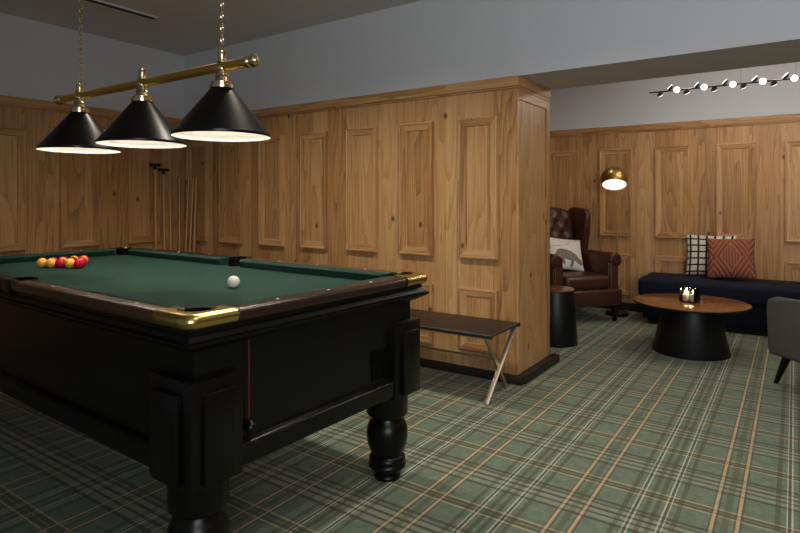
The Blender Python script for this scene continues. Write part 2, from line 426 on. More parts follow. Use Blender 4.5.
# brass corner caps
for sx, sy in ((1, -1), (1, 1), (-1, 1), (-1, -1)):
    px = TX1 if sx > 0 else TX0; py = TY1 if sy > 0 else TY0
    R = 0.045; W = RW + 0.004; pc = -(RW + q)
    notch = [(-W, -CL), (-W, -W - 0.055)] + [(pc + 0.058 * cos(radians(a)), pc + 0.058 * sin(radians(a))) for a in range(-58, 149, 12)] + [(-W - 0.055, -W), (-CL, -W)]
    bm = new(); loops = []
    for th in range(-90, 91, 15):
        ou = 0.004 - 0.020 * (1 - cos(radians(th))); z = ZT - 0.019 + 0.023 * sin(radians(th))
        outer = [(-CL, ou)] + [(0.004 - R + (R - 0.004 + ou) * sin(radians(a)), 0.004 - R + (R - 0.004 + ou) * cos(radians(a))) for a in range(0, 91, 10)] + [(ou, -CL)]
        loops.append([bm.verts.new((px + sx * a, py + sy * b, z)) for a, b in outer + notch])
    for la_, lb_ in zip(loops, loops[1:]):
        for k in range(len(la_)): bm.faces.new((la_[k], la_[(k + 1) % len(la_)], lb_[(k + 1) % len(la_)], lb_[k]))
    bm.faces.new(loops[0][::-1]); bm.faces.new(loops[-1])
    o = link('corner_cap', bm, M['cap_brass'], pt, angle=50); o['label'] = 'polished brass corner cap'
    cx, cy = px + sx * pc, py + sy * pc
    bm = new(); lathe(bm, [(0.0, ZT - 0.085), (0.05, ZT - 0.08), (0.054, ZT - 0.05), (0.0565, ZT - 0.004), (0.0525, ZT - 0.004), (0.05, ZT - 0.05), (0.045, ZT - 0.076), (0.0, ZT - 0.08)], (cx, cy, 0), 32, cap=False)
    link('pocket', bm, M['rubber'], pt)
for py, s in ((by0 - 0.005, -1), (by1 + 0.005, 1)):
    bm = new(); lathe(bm, [(0.0, ZT - 0.085), (0.046, ZT - 0.08), (0.05, ZT - 0.05), (0.052, ZT + 0.001), (0.047, ZT + 0.001), (0.045, ZT - 0.05), (0.04, ZT - 0.076), (0.0, ZT - 0.08)], (mx, py + s * 0.005, 0), 32, cap=False)
    link('pocket', bm, M['rubber'], pt)
    bm = new(); yo = TY0 if s < 0 else TY1
    box(bm, (mx - 0.052, min(yo, yo - s * 0.03), ZT - 0.042), (mx + 0.052, max(yo, yo - s * 0.03), ZT + 0.004), 0.006, 3)
    link('pocket_plate', bm, M['black_metal'], pt)
# cabinet: frieze, cornice, body, base rail
bm = new()
ringsweep(bm, TX0 + 0.05, TX1 - 0.05, TY0 + 0.05, TY1 - 0.05, [(0.0, 0.79), (0.04, 0.812), (0.046, 0.816), (0.046, 0.825), (0.036, 0.829), (0.028, 0.842), (0.022, 0.848), (0.022, 0.864)], False)
link('cornice', bm, M['black_wood'], pt)
bm = new(); box(bm, (TX0 + 0.065, TY0 + 0.065, 0.41), (TX1 - 0.065, TY1 - 0.065, 0.815)); link('cabinet', bm, M['black_wood'], pt)
bm = new()
ringsweep(bm, TX0 + 0.065, TX1 - 0.065, TY0 + 0.065, TY1 - 0.065, [(0.0, 0.398), (0.024, 0.400), (0.026, 0.405), (0.026, 0.462), (0.02, 0.470), (0.006, 0.476), (0.0, 0.476)])
link('base_rail', bm, M['black_wood'], pt)
PWX, PWY = 0.222, 0.186
for sx in (1, -1):
    for sy in (-1, 1):
        x1 = (TX1 - 0.032) if sx > 0 else (TX0 + 0.032); y1 = (TY1 - 0.032) if sy > 0 else (TY0 + 0.032)
        xa, xb = sorted((x1, x1 - sx * PWX)); ya, yb = sorted((y1, y1 - sy * PWY))
        bm = new(); box(bm, (xa, ya, 0.382), (xb, yb, 0.706), 0.005, 2)
        post = link('corner_post', bm, M['black_wood'], pt)
        z0, z1 = 0.396, 0.668
        bm = new(); box(bm, (xa + 0.045, min(y1, y1 + sy * 0.02), z0), (xb - 0.045, max(y1, y1 + sy * 0.02), z1), 0.005, 2); link('raised_panel', bm, M['black_wood'], post, world=False).location = -pt.location
        bm = new(); box(bm, (min(x1, x1 + sx * 0.02), ya + 0.036, z0), (max(x1, x1 + sx * 0.02), yb - 0.036, z1), 0.005, 2); link('raised_panel', bm, M['black_wood'], post, world=False).location = -pt.location
        cx, cy = (xa + xb) / 2, y1 - sy * 0.102
        prof = [(0.060, 0.0), (0.064, 0.006), (0.062, 0.016), (0.050, 0.026), (0.052, 0.034), (0.078, 0.044), (0.090, 0.056), (0.090, 0.066), (0.083, 0.074), (0.087, 0.082), (0.086, 0.096), (0.074, 0.106),
                (0.080, 0.118), (0.094, 0.15), (0.099, 0.178), (0.097, 0.205), (0.086, 0.228), (0.07, 0.243), (0.070, 0.248), (0.094, 0.256), (0.099, 0.264), (0.099, 0.36)]
        prof = [(r * 0.94, z if z < 0.106 else 0.106 + (z - 0.106) * 1.19) for r, z in prof]
        bm = new(); lathe(bm, prof, (cx, cy, 0), 48); link('leg', bm, M['black_wood'], pt, angle=50)
# ball return opening at the end, red cord with its knob
xf = TX1 - 0.065
bm = new()
pts = [(1.915, 0.61), (2.015, 0.61), (2.005, 0.49), (1.925, 0.49)]
a = [bm.verts.new((xf + 0.006, y, z)) for y, z in pts]; b = [bm.verts.new((xf + 0.006, 1.965 + (y - 1.965) * 0.86, 0.55 + (z - 0.55) * 0.86)) for y, z in pts]; c_ = [bm.verts.new((xf + 0.0005, w.co.y, w.co.z)) for w in b]; d_ = [bm.verts.new((xf, w.co.y, w.co.z)) for w in a]
for i in range(4):
    j = (i + 1) % 4; bm.faces.new((a[i], a[j], b[j], b[i])); bm.faces.new((b[i], b[j], c_[j], c_[i])); bm.faces.new((a[i], a[j], d_[j], d_[i]))
bm.faces.new(c_)
link('ball_return', bm, M['rubber'], pt)
bm = new(); rod(bm, (xf + 0.012, 1.287, 0.53), (xf + 0.012, 1.287, 0.81), 0.0018, seg=10)
cord = link('cord', bm, M['red_cord'], pt); cord['label'] = 'thin red cord'
bm = new(); lathe(bm, [(0.0, -0.022), (0.012, -0.019), (0.02, -0.008), (0.021, 0.002), (0.016, 0.014), (0.008, 0.02), (0.006, 0.027), (0, 0.027)], (xf + 0.022, 1.287, 0.51), 24)
link('knob', bm, M['black_wood'], cord, world=False).location = -pt.location

# ------------------------------------------------------------------ balls
BR = 0.0272
def ball_mesh(r):
    b = new(); bmesh.ops.create_uvsphere(b, u_segments=32, v_segments=20, radius=r); return b
apex = Vector((-3.240, 1.600)); rot = radians(177.5)
kinds = {(0, 0): 'r', (1, 0): 'y', (2, 0): 'r', (3, 0): 'y', (4, 0): 'y', (1, 1): 'o', (2, 1): 'b', (2, 2): 'r', (3, 1): 'y', (3, 2): 'r', (3, 3): 'y', (4, 1): 'r', (4, 2): 'r', (4, 3): 'y', (4, 4): 'r'}
names = ['apex of the triangle', 'second row of the triangle', 'third row of the triangle', 'fourth row of the triangle', 'back row of the triangle']
where = {(0, 0): 'red pool ball at the apex of the racked triangle, nearest the cue ball',
         (1, 0): 'yellow pool ball just left of the apex red ball in the racked triangle',
         (2, 0): 'red pool ball mid front edge of the rack, between two yellow balls',
         (3, 0): 'second yellow pool ball from the left end of the front edge of the rack',
         (4, 0): 'leftmost yellow pool ball at the near corner of the rack',
         (1, 1): 'red pool ball tucked directly behind the apex ball of the rack',
         (2, 1): 'black pool ball hidden in the middle of the rack',
         (2, 2): 'red pool ball on the far edge of the rack, second behind the apex',
         (3, 1): 'yellow pool ball inside the rack behind the front red ball',
         (3, 2): 'red pool ball inside the rack beside the far edge',
         (3, 3): 'yellow pool ball on the far edge of the rack, one from the far corner',
         (4, 1): 'red pool ball in the back row of the rack, behind the left yellow ball',
         (4, 2): 'red pool ball in the middle of the back row of the rack',
         (4, 3): 'yellow pool ball in the back row of the rack, next to the far corner',
         (4, 4): 'red pool ball at the far back corner of the rack'}
S = 2 * BR + 0.0012
for (r_, k), c in kinds.items():
    # row r_ is r_ steps from the apex; k counts across from the near edge
    lx = r_ * S * 0.8660; ly = (r_ / 2 - k) * S
    p = Vector((cos(rot) * lx - sin(rot) * ly, sin(rot) * lx + cos(rot) * ly))
    o = link('pool_ball', ball_mesh(BR), {'r': M['ball_red'], 'o': M['ball_red'], 'y': M['ball_yellow'], 'b': M['ball_black']}[c], angle=180)
    o.location = (apex.x + p.x, apex.y + p.y, ZBED + BR)
    tag(o, where[(r_, k)], 'ball', 'racked pool balls on the green cloth')
o = link('cue_ball', ball_mesh(0.0262), M['ball_white'], angle=180); o.location = (-1.975, 1.617, ZBED + 0.0262)
tag(o, 'single white cue ball on the green cloth of the pool table', 'ball')

# ------------------------------------------------------------------ billiard lamp
LY = 1.615; LZ = 1.816
LXs = (-3.264, -2.655, -2.048)
la = thing('billiard_lamp', 'brass bar lamp with three black cone shades hung above the pool table', 'lamp', (-2.66, LY, LZ))
bm = new(); rod(bm, (-3.47, LY, LZ), (-1.872, LY, LZ), 0.0205, seg=24); link('bar', bm, M['bar_brass'], la)
for xe_, s in ((-3.47, -1), (-1.872, 1)):
    bm = new(); lathe(bm, [(0.021, -0.014), (0.026, -0.01), (0.024, 0.004), (0.018, 0.008), (0.022, 0.013), (0.028, 0.022), (0.029, 0.032), (0.024, 0.042), (0.012, 0.048), (0.009, 0.053), (0.0, 0.055)], (xe_, LY, LZ), 28, (s, 0, 0)); link('end_knob', bm, M['pale_brass'], la)
for i, x in enumerate(LXs):
    bm = new(); lathe(bm, [(0.017, 0.014), (0.022, 0.02), (0.022, 0.027), (0.018, 0.03), (0.018, 0.06), (0.02, 0.063), (0.02, 0.068), (0.008, 0.072), (0.006, 0.078), (0.0, 0.08)], (x, LY, LZ), 24); link('finial', bm, M['pale_brass'], la)
    bm = new(); R0, R1, z0, z1 = 0.206, 0.047, 1.513, 1.722
    lathe(bm, [(R0 - 0.001, z0), (R0, z0 + 0.001), (R0, z0 + 0.012), (R0 - 0.006, z0 + 0.018), (R1, z1), (0.03, z1 + 0.002)], (x, LY, 0), 72, cap=False)
    lathe(bm, [(0.03, z1 - 0.002), (R1 - 0.002, z1 - 0.004), (R0 - 0.008, z0 + 0.016), (R0 - 0.003, z0 + 0.011), (R0 - 0.001, z0)], (x, LY, 0), 72, cap=False, mi=1)
    sh = link('lamp_shade', bm, [M['black_metal'], M['shade_white']], la)
    bm = new(); lathe(bm, [(0.030, z1 - 0.002), (0.052, z1 + 0.0), (0.053, z1 + 0.014), (0.046, z1 + 0.018), (0.047, z1 + 0.026), (0.032, z1 + 0.032), (0.029, z1 + 0.048), (0.031, z1 + 0.052), (0.027, z1 + 0.058), (0.026, z1 + 0.074), (0.031, z1 + 0.078), (0.031, z1 + 0.088), (0.018, z1 + 0.094)], (x, LY, 0), 32)
    ga = link('gallery', bm, M['pale_brass'], sh, world=False); ga.location = -la.location
    bm = new(); lathe(bm, [(0, 1.595), (0.018, 1.599), (0.030, 1.614), (0.033, 1.632), (0.027, 1.652), (0.015, 1.672), (0.014, 1.705), (0, 1.705)], (x, LY, 0), 24)
    bl = link('bulb', bm, M['bulb'], sh, world=False); bl.location = -la.location; bl['label'] = 'glowing lamp bulb inside the shade'
def torus(bm, c, R, r, stretch, ang):
    n, m = 14, 6; g = []
    for i in range(n):
        a = 2 * pi * i / n; row = []
        for j in range(m):
            b = 2 * pi * j / m; rr = R + r * cos(b)
            p = Vector((rr * cos(a), r * sin(b), rr * sin(a) * stretch)); p.rotate(Matrix.Rotation(ang, 3, 'Z'))
            row.append(bm.verts.new(p + Vector(c)))
        g.append(row)
    for i in range(n):
        for j in range(m): bm.faces.new((g[i][j], g[(i + 1) % n][j], g[(i + 1) % n][(j + 1) % m], g[i][(j + 1) % m]))
for x in (LXs[0] + 0.01, LXs[2]):
    bm = new(); z = LZ + 0.092; k = 0
    while z < ZC - 0.02:
        torus(bm, (x, LY, z), 0.0095, 0.0022, 1.85, radians(90 * (k % 2) + 20)); z += 0.0258; k += 1
    link('chain', bm, M['pale_brass'], la)
    bm = new(); lathe(bm, [(0.006, ZC - 0.035), (0.045, ZC - 0.025), (0.055, ZC)], (x, LY, 0), 28); link('ceiling_rose', bm, M['pale_brass'], la)

# ------------------------------------------------------------------ cues and rests in the corner
def cue(x, y, lx, ly, top, label, rest=False):
    b = Vector((x, y, 0.0)); t_ = Vector((x + lx, y + ly, top)); d = t_ - b
    o = thing('cue_rest' if rest else 'pool_cue', label, 'cue rest' if rest else 'cue', b, 0, 'cue rests in the corner' if rest else 'cues leaning in the corner')
    bm = new(); rod(bm, b + d * 0.0, b + d * 0.34, 0.0148, 0.0125, 12); link('butt', bm, M['cue_dark'], o)
    bm = new(); rod(bm, b + d * 0.34, t_, 0.0135, 0.011 if rest else 0.008, 12); link('shaft', bm, M['cue_pale'], o)
    if rest:
        bm = new(); c = t_
        lathe(bm, [(0.010, -0.05), (0.013, -0.045), (0.013, 0.0), (0.008, 0.006)], c, 12)
        box(bm, c + Vector((-0.008, -0.058, 0.0)), c + Vector((0.008, 0.058, 0.016)), 0.003)
        for s in (-1, 1): box(bm, c + Vector((-0.007, s * 0.04 - 0.015, -0.012)), c + Vector((0.007, s * 0.04 + 0.015, 0.002)), 0.003)
        link('rest_head', bm, M['black_metal'], o)
cue(-5.13, 3.27, -0.06, 0.02, 1.585, 'long pool cue rest with dark crosshead, the taller one left of the corner', True)
cue(-5.12, 3.36, -0.06, 0.015, 1.54, 'shorter cue rest with dark crosshead, just right of the taller rest', True)
cue(-5.14, 3.44, -0.06, 0.02, 1.47, 'pool cue leaning on the left wall right beside the shorter cue rest')
cue(-5.13, 3.53, -0.06, 0.03, 1.47, 'pool cue leaning in the very corner, last one on the left wall')
cue(-5.10, 3.54, 0.01, 0.06, 1.47, 'leftmost pool cue leaning against the back wall by the corner')
cue(-5.03, 3.53, 0.03, 0.06, 1.46, 'pool cue on the back wall leaning between its two neighbours')
cue(-4.94, 3.53, -0.01, 0.06, 1.47, 'pool cue standing farthest from the corner against the back wall panel')

# ------------------------------------------------------------------ folding bench
fb = thing('folding_bench', 'low dark leather topped bench on crossed bronze legs below the panelled partition', 'bench', (-2.0, 3.28, 0))
bx_a, bx_b, by_a, by_b, bh = -2.62, -1.452, 3.06, 3.487, 0.45
bm = new(); box(bm, (bx_a, by_a, bh - 0.014), (bx_b, by_b, bh), 0.005, 3)
box(bm, (bx_a, by_a - 0.004, bh - 0.026), (bx_b, by_a + 0.02, bh - 0.003), 0.008, 3); box(bm, (bx_a, by_b - 0.02, bh - 0.026), (bx_b, by_b + 0.004, bh - 0.003), 0.008, 3)
link('top', bm, M['bench_leather'], fb)
for xl, tw in ((-1.53, 0.0), (-2.55, 0.0)):
    bm = new(); bar(bm, (xl - 0.012, 3.165, 0.0), (xl + 0.05, 3.47, bh - 0.015), 0.028, 0.02, 0.002, up=(0, 1, 0.6)); link('leg', bm, M['bronze'], fb)
    bm = new(); bar(bm, (xl - 0.035, 3.52, 0.0), (xl + 0.022, 3.085, bh - 0.02), 0.024, 0.02, 0.002, up=(0, 1, -0.6)); link('leg', bm, M['bronze'], fb)
bm = new(); rod(bm, (-2.55, 3.318, 0.235), (-1.53, 3.318, 0.235), 0.0075); link('stretcher', bm, M['bronze'], fb)
for yy in (3.08, 3.46):
    bm = new(); rod(bm, (bx_a + 0.03, yy, bh - 0.026), (bx_b - 0.02, yy, bh - 0.026), 0.010); link('seat_rail', bm, M['bronze'], fb)

# ------------------------------------------------------------------ lounge: armchair
RZ = math.atan2(-0.63, 0.78) - pi / 2
ac = thing('wingback_armchair', 'brown leather wingback armchair with scroll arms behind the panelled pier', 'armchair', (-2.0, 6.08, 0), RZ)
LOC = dict(world=False)
def T(loc, rx=0, ry=0, rz=0): return Matrix.Translation(loc) @ Matrix.Rotation(rz, 4, 'Z') @ Matrix.Rotation(ry, 4, 'Y') @ Matrix.Rotation(rx, 4, 'X')
bm = new(); box(bm, (-0.365, -0.32, 0.17), (0.365, 0.43, 0.335), 0.02, 3); link('seat_base', bm, M['leather'], ac, **LOC)
bm = new(); box(bm, (-0.265, -0.26, 0.33), (0.265, 0.39, 0.475), 0.05, 5); link('seat_cushion', bm, M['leather'], ac, **LOC)
# back with buttoned front
bm = new()
nx_, nz_ = 40, 44
def backpt(u, v):
    x = (u - 0.5) * 0.56; z = 0.40 + v * 0.76
    top = 1.16 - 0.05 * (abs(u - 0.5) * 2) ** 2.5
    z = min(z, 0.40 + v * (top - 0.40))
    tuft = 0.0
    if 0.25 < v < 0.98:
        zz = (v - 0.3) / 0.15
        for r_ in range(5):
            for c_ in range(-2, 3):
                bxx = (c_ + (0.5 if r_ % 2 else 0.0)) * 0.145; bv = 0.34 + r_ * 0.145
                d2 = ((x - bxx) / 0.035) ** 2 + ((v - bv) * 0.76 / 0.035) ** 2
                tuft += 0.028 * math.exp(-d2)
    edge = min(1, (1 - abs(u - 0.5) * 2) / 0.12) ; edge *= min(1, (1 - v) / 0.06 + 0.0)
    bul = 0.055 * math.sqrt(max(edge, 0)) if edge > 0 else 0
    y = -0.26 - 0.15 * v + bul - tuft * (1 if edge > 0.5 else 0.3) + 0.02
    return Vector((x, y, z))
g = [[bm.verts.new(backpt(i / nx_, j / nz_)) for i in range(nx_ + 1)] for j in range(nz_ + 1)]
h = [[bm.verts.new((g[j][i].co.x, -0.26 - 0.15 * j / nz_ - 0.07, g[j][i].co.z)) for i in (0, nx_)] for j in range(nz_ + 1)]
for j in range(nz_):
    for i in range(nx_): bm.faces.new((g[j][i], g[j][i + 1], g[j + 1][i + 1], g[j + 1][i]))
    bm.faces.new((h[j][0], g[j][0], g[j + 1][0], h[j + 1][0])); bm.faces.new((g[j][nx_], h[j][1], h[j + 1][1], g[j + 1][nx_])); bm.faces.new((h[j][1], h[j][0], h[j + 1][0], h[j + 1][1]))
bm.faces.new([g[nz_][i] for i in range(nx_ + 1)] + [h[nz_][1], h[nz_][0]]); bm.faces.new([h[0][0], h[0][1]] + [g[0][i] for i in range(nx_, -1, -1)])
back = link('backrest', bm, M['leather'], ac, angle=60, **LOC)
for r_ in range(5):
    for c_ in range(-2, 3):
        bxx = (c_ + (0.5 if r_ % 2 else 0.0)) * 0.145
        if abs(bxx) < 0.22:
            bv = 0.34 + r_ * 0.145; p = backpt(bxx / 0.56 + 0.5, bv)
            bm = new(); lathe(bm, [(0.011, 0), (0.009, 0.005), (0.0, 0.007)], (p.x, p.y - 0.001, p.z), 12, (0, 1, 0.15)); link('button', bm, M['leather'], back, **LOC)
for s in (-1, 1):
    # wing: outline in the y-z plane, given thickness across
    pts = [(-0.34, 0.60), (-0.15, 0.62), (-0.135, 0.70), (-0.115, 0.80), (-0.09, 0.92), (-0.065, 1.02), (-0.065, 1.09), (-0.10, 1.14), (-0.22, 1.155), (-0.30, 1.16), (-0.40, 1.15), (-0.435, 1.08), (-0.40, 0.85)]
    Mx = Matrix(((0, 0, 1, 0), (1, 0, 0, 0), (0, 1, 0, 0), (0, 0, 0, 1)))
    bm = new(); prism(bm, pts, s * 0.30 - 0.035, s * 0.30 + 0.035, 0.03, 4, Mx)
    for v_ in bm.verts: v_.co.x += s * max(0, (v_.co.y + 0.40)) * 0.03
    link('wing', bm, M['leather'], ac, angle=60, **LOC)
    # arm: upright pad with a rolled top, scrolled at the front
    bm = new(); box(bm, (s * 0.325 - 0.055, -0.34, 0.17), (s * 0.325 + 0.055, 0.325, 0.63), 0.02, 3)
    lathe(bm, [(0.050, -0.34), (0.064, -0.33), (0.07, -0.2), (0.073, 0.33), (0.069, 0.345), (0.058, 0.352), (0.0, 0.352)], (s * 0.345, 0, 0.625), 32, (0, 1, 0))
    arm = link('arm', bm, M['leather'], ac, angle=50, **LOC)
    bm = new()
    box(bm, (s * 0.325 - 0.048, 0.325, 0.18), (s * 0.325 + 0.048, 0.352, 0.60), 0.012, 3)
    n = 60; prev = None
    for i in range(n):
        a = i / n * 2 * pi * 1.6; rr = 0.062 * (1 - i / n * 0.85)
        p = Vector((s * (0.345 + rr * cos(a - 1.2)), 0.353, 0.625 + rr * sin(a - 1.2)))
        if prev is not None: rod(bm, prev, p, 0.006, seg=6)
        prev = p
    link('scroll_facing', bm, M['leather'], arm, **LOC)
    for yy, front in ((0.375, True), (-0.30, False)):
        bm = new()
        if front:
            box(bm, (s * 0.31 - 0.04, yy - 0.04, 0.12), (s * 0.31 + 0.04, yy + 0.04, 0.175), 0.01, 2)
            lathe(bm, [(0.018, 0.04), (0.022, 0.06), (0.03, 0.085), (0.037, 0.11), (0.034, 0.125)], (s * 0.31, yy, 0), 20)
            lathe(bm, [(0.0, -0.01), (0.024, -0.01), (0.026, 0.0), (0.024, 0.01), (0, 0.01)], (s * 0.31, yy, 0.026), 20, (0.8, 0.5, 0)); box(bm, (s * 0.31 - 0.008, yy - 0.008, 0.02), (s * 0.31 + 0.008, yy + 0.008, 0.05))
        else:
            bar(bm, (s * 0.30, yy - 0.06, 0.0), (s * 0.30, yy, 0.18), 0.04, 0.045, 0.006, up=(0, 1, 0))
        link('leg', bm, M['black_wood'], ac, **LOC)

# ------------------------------------------------------------------ pillows
def pillow_bm(w, h, t_, n=28, pinch=0.06):
    bm = new(); uvl = bm.loops.layers.uv.new('UVMap'); sheets = []
    for s in (1, -1):
        g = []
        for j in range(n + 1):
            row = []
            for i in range(n + 1):
                u, v_ = i / n * 2 - 1, j / n * 2 - 1
                k = (1 - abs(u) ** 2.6) * (1 - abs(v_) ** 2.6)
                th = t_ / 2 * k ** 0.6 if k > 0 else 0
                x = u * w / 2 * (1 - pinch * (1 - v_ * v_)); z = v_ * h / 2 * (1 - pinch * (1 - u * u))
                if s == -1 and (i in (0, n) or j in (0, n)): row.append(sheets[0][j][i])
                else: row.append(bm.verts.new((x, -s * th, z)))
            g.append(row)
        sheets.append(g)
        for j in range(n):
            for i in range(n):
                q_ = (g[j][i], g[j][i + 1], g[j + 1][i + 1], g[j + 1][i]); idx = ((i, j), (i + 1, j), (i + 1, j + 1), (i, j + 1))
                f = bm.faces.new(q_)
                for lp, (a, b) in zip(f.loops, idx): lp[uvl].uv = (a / n, b / n)
    return bm
def mat_check():
    t = NT('black_and_cream_check'); u, v_, _ = t.xyz(t.uv())
    w = t.math('MULTIPLY_ADD', t.noise(t.uv(), 60, 1), 0.05, -0.025)
    fu = t.math('FRACT', t.math('ADD', t.math('MULTIPLY', u, 6.0), w)); fv = t.math('FRACT', t.math('ADD', t.math('MULTIPLY', v_, 6.2), w))
    lu = t.math('LESS_THAN', t.math('ABSOLUTE', t.math('SUBTRACT', fu, 0.5)), 0.12); lv = t.math('LESS_THAN', t.math('ABSOLUTE', t.math('SUBTRACT', fv, 0.5)), 0.12)
    c = t.mix(t.math('MAXIMUM', lu, lv), lin(214, 206, 188), lin(24, 24, 26))
    return t.bsdf(c, 0.9, 0, t.bump(t.noise(t.uv(), 150, 2), 0.3, 0.003))
def mat_terra():
    t = NT('terracotta_tufted_weave'); u, v_, _ = t.xyz(t.uv())
    au = t.math('ABSOLUTE', t.math('SUBTRACT', t.math('FRACT', t.math('ADD', t.math('MULTIPLY', u, 1.35), 0.825)), 0.5)); av = t.math('ABSOLUTE', t.math('SUBTRACT', v_, 0.5))
    dia = t.math('ADD', au, t.math('MULTIPLY', av, 0.85))
    rings = t.math('SINE', t.math('MULTIPLY', dia, 46.0)); vert = t.math('SINE', t.math('MULTIPLY', u, 105.0))
    ins = t.math('LESS_THAN', dia, 0.28)
    hgt = t.math('ADD', t.math('MULTIPLY', ins, vert), t.math('MULTIPLY', t.math('SUBTRACT', 1.0, ins), rings))
    hgt = t.math('ADD', hgt, t.math('MULTIPLY', t.noise(t.uv(), 90, 2), 0.9))
    c = t.mix(t.math('MULTIPLY_ADD', hgt, 0.4, 0.3, True), lin(112, 58, 40), lin(164, 100, 76))
    return t.bsdf(c, 0.95, 0, t.bump(hgt, 0.6, 0.006))
def mat_animal():
    t = NT('printed_animal_linen'); u, v_, _ = t.xyz(t.uv())
    nz = t.math('MULTIPLY_ADD', t.noise(t.uv(), 9, 3), 0.3, -0.15)
    def ell(cx, cy, rx, ry, ang):
        du, dv = t.math('SUBTRACT', u, cx), t.math('SUBTRACT', v_, cy)
        c, s = cos(ang), sin(ang)
        a = t.math('ADD', t.math('MULTIPLY', du, c), t.math('MULTIPLY', dv, s)); b = t.math('SUBTRACT', t.math('MULTIPLY', dv, c), t.math('MULTIPLY', du, s))
        a = t.math('DIVIDE', a, rx); b = t.math('DIVIDE', b, ry)
        d = t.math('ADD', t.math('MULTIPLY', a, a), t.math('MULTIPLY', b, b))
        return t.math('LESS_THAN', t.math('ADD', d, nz), 1.0)
    m = ell(0.50, 0.42, 0.32, 0.15, -0.35)
    for e_ in ((0.82, 0.26, 0.15, 0.08, -0.55), (0.20, 0.42, 0.18, 0.045, 1.0), (0.36, 0.26, 0.045, 0.15, 0.3), (0.62, 0.18, 0.045, 0.14, -0.2)): m = t.math('MAXIMUM', m, ell(*e_))
    sc = t.n('ShaderNodeTexVoronoi'); t.put(sc.inputs['Vector'], t.uv()); sc.inputs['Scale'].default_value = 34
    an = t.mix(t.math('MULTIPLY', sc.outputs['Distance'], 1.4), lin(58, 52, 46), lin(150, 138, 120))
    fol = t.math('LESS_THAN', t.math('ABSOLUTE', t.math('SUBTRACT', t.math('ADD', v_, t.math('MULTIPLY', t.noise(t.uv(), 3, 2), 0.5)), t.math('MULTIPLY_ADD', u, 0.35, 0.86))), 0.012)
    base = t.mix(t.math('MULTIPLY', fol, 0.7), lin(226, 222, 212), lin(120, 112, 98))
    return t.bsdf(t.mix(m, base, an), 0.9)
def pillow(name, label, w, h, t_, mat, loc, rx, rz, ry=0, group=None):
    o = link(name, pillow_bm(w, h, t_), mat, angle=180); o.location = loc
    o.rotation_mode = 'XYZ'; o.rotation_euler = (Matrix.Rotation(rz, 3, 'Z') @ Matrix.Rotation(rx, 3, 'X') @ Matrix.Rotation(ry, 3, 'Y')).to_euler()
    return tag(o, label, 'cushion', group)
f_ = Vector((0.78, -0.63, 0)); r2 = Vector((0.63, 0.78, 0)); A0 = Vector((-2.0, 6.08, 0))
pillow('throw_cushion', 'white cushion printed with a dark animal on the leather armchair', 0.44, 0.37, 0.13, mat_animal(), A0 + f_ * -0.09 + r2 * 0.02 + Vector((0, 0, 0.655)), radians(-24), RZ + pi, radians(7))

# ------------------------------------------------------------------ small side table
st = thing('side_table', 'black drum side table in front of the leather armchair beside the pier', 'side table', (-1.715, 4.885, 0))
bm = new(); lathe(bm, [(0.0, 0), (0.186, 0.0), (0.188, 0.006), (0.154, 0.455), (0.152, 0.46), (0, 0.46)], (-1.715, 4.885, 0), 64); link('drum', bm, M['black_satin'], st)
bm = new(); lathe(bm, [(0.156, 0.46), (0.162, 0.463), (0.162, 0.470), (0.158, 0.474), (0.0, 0.474)], (-1.715, 4.885, 0), 64); link('tabletop', bm, M['walnut'], st)

# ------------------------------------------------------------------ coffee table
cc = Vector((-0.70, 5.22, 0))
ct = thing('coffee_table', 'round coffee table with glossy brown top and black cone base', 'coffee table', cc)
bm = new(); lathe(bm, [(0.0, 0), (0.288, 0.0), (0.290, 0.006), (0.205, 0.37), (0.205, 0.385), (0, 0.385)], cc, 72); link('base', bm, M['black_satin'], ct)
bm = new(); lathe(bm, [(0.38, 0.385), (0.424, 0.389), (0.432, 0.395), (0.432, 0.402), (0.428, 0.405)], cc, 96); link('rim', bm, M['black_satin'], ct)
bm = new(); lathe(bm, [(0.428, 0.4035), (0.428, 0.4075), (0.424, 0.409)], cc, 96); link('tabletop', bm, M['walnut'], ct)
# candle holder
hc = Vector((-0.705, 5.21, 0.409)); RH = radians(-18)
ch = thing('candle_holder', 'square glass candle holder with white candles on the brown coffee table', 'candle holder', hc, RH)
bm = new(); box(bm, (-0.06, -0.05, 0), (0.06, 0.05, 0.008), 0.002); link('base_plate', bm, M['black_metal'], ch, **LOC)
for a, b in (((-0.06, -0.05), (0.06, -0.0475)), ((-0.06, 0.0475), (0.06, 0.05)), ((-0.06, -0.0475), (-0.0575, 0.0475)), ((0.0575, -0.0475), (0.06, 0.0475))):
    bm = new(); box(bm, (a[0], a[1], 0.008), (b[0], b[1], 0.115)); link('glass_pane', bm, M['glass'], ch, **LOC)
for sx in (-1, 1):
    for sy in (-1, 1):
        bm = new(); box(bm, (sx * 0.0595 - 0.002, sy * 0.0495 - 0.002, 0.006), (sx * 0.0595 + 0.002, sy * 0.0495 + 0.002, 0.117)); link('corner_strip', bm, M['black_metal'], ch, **LOC)
Rm = Matrix.Rotation(RH, 3, 'Z')
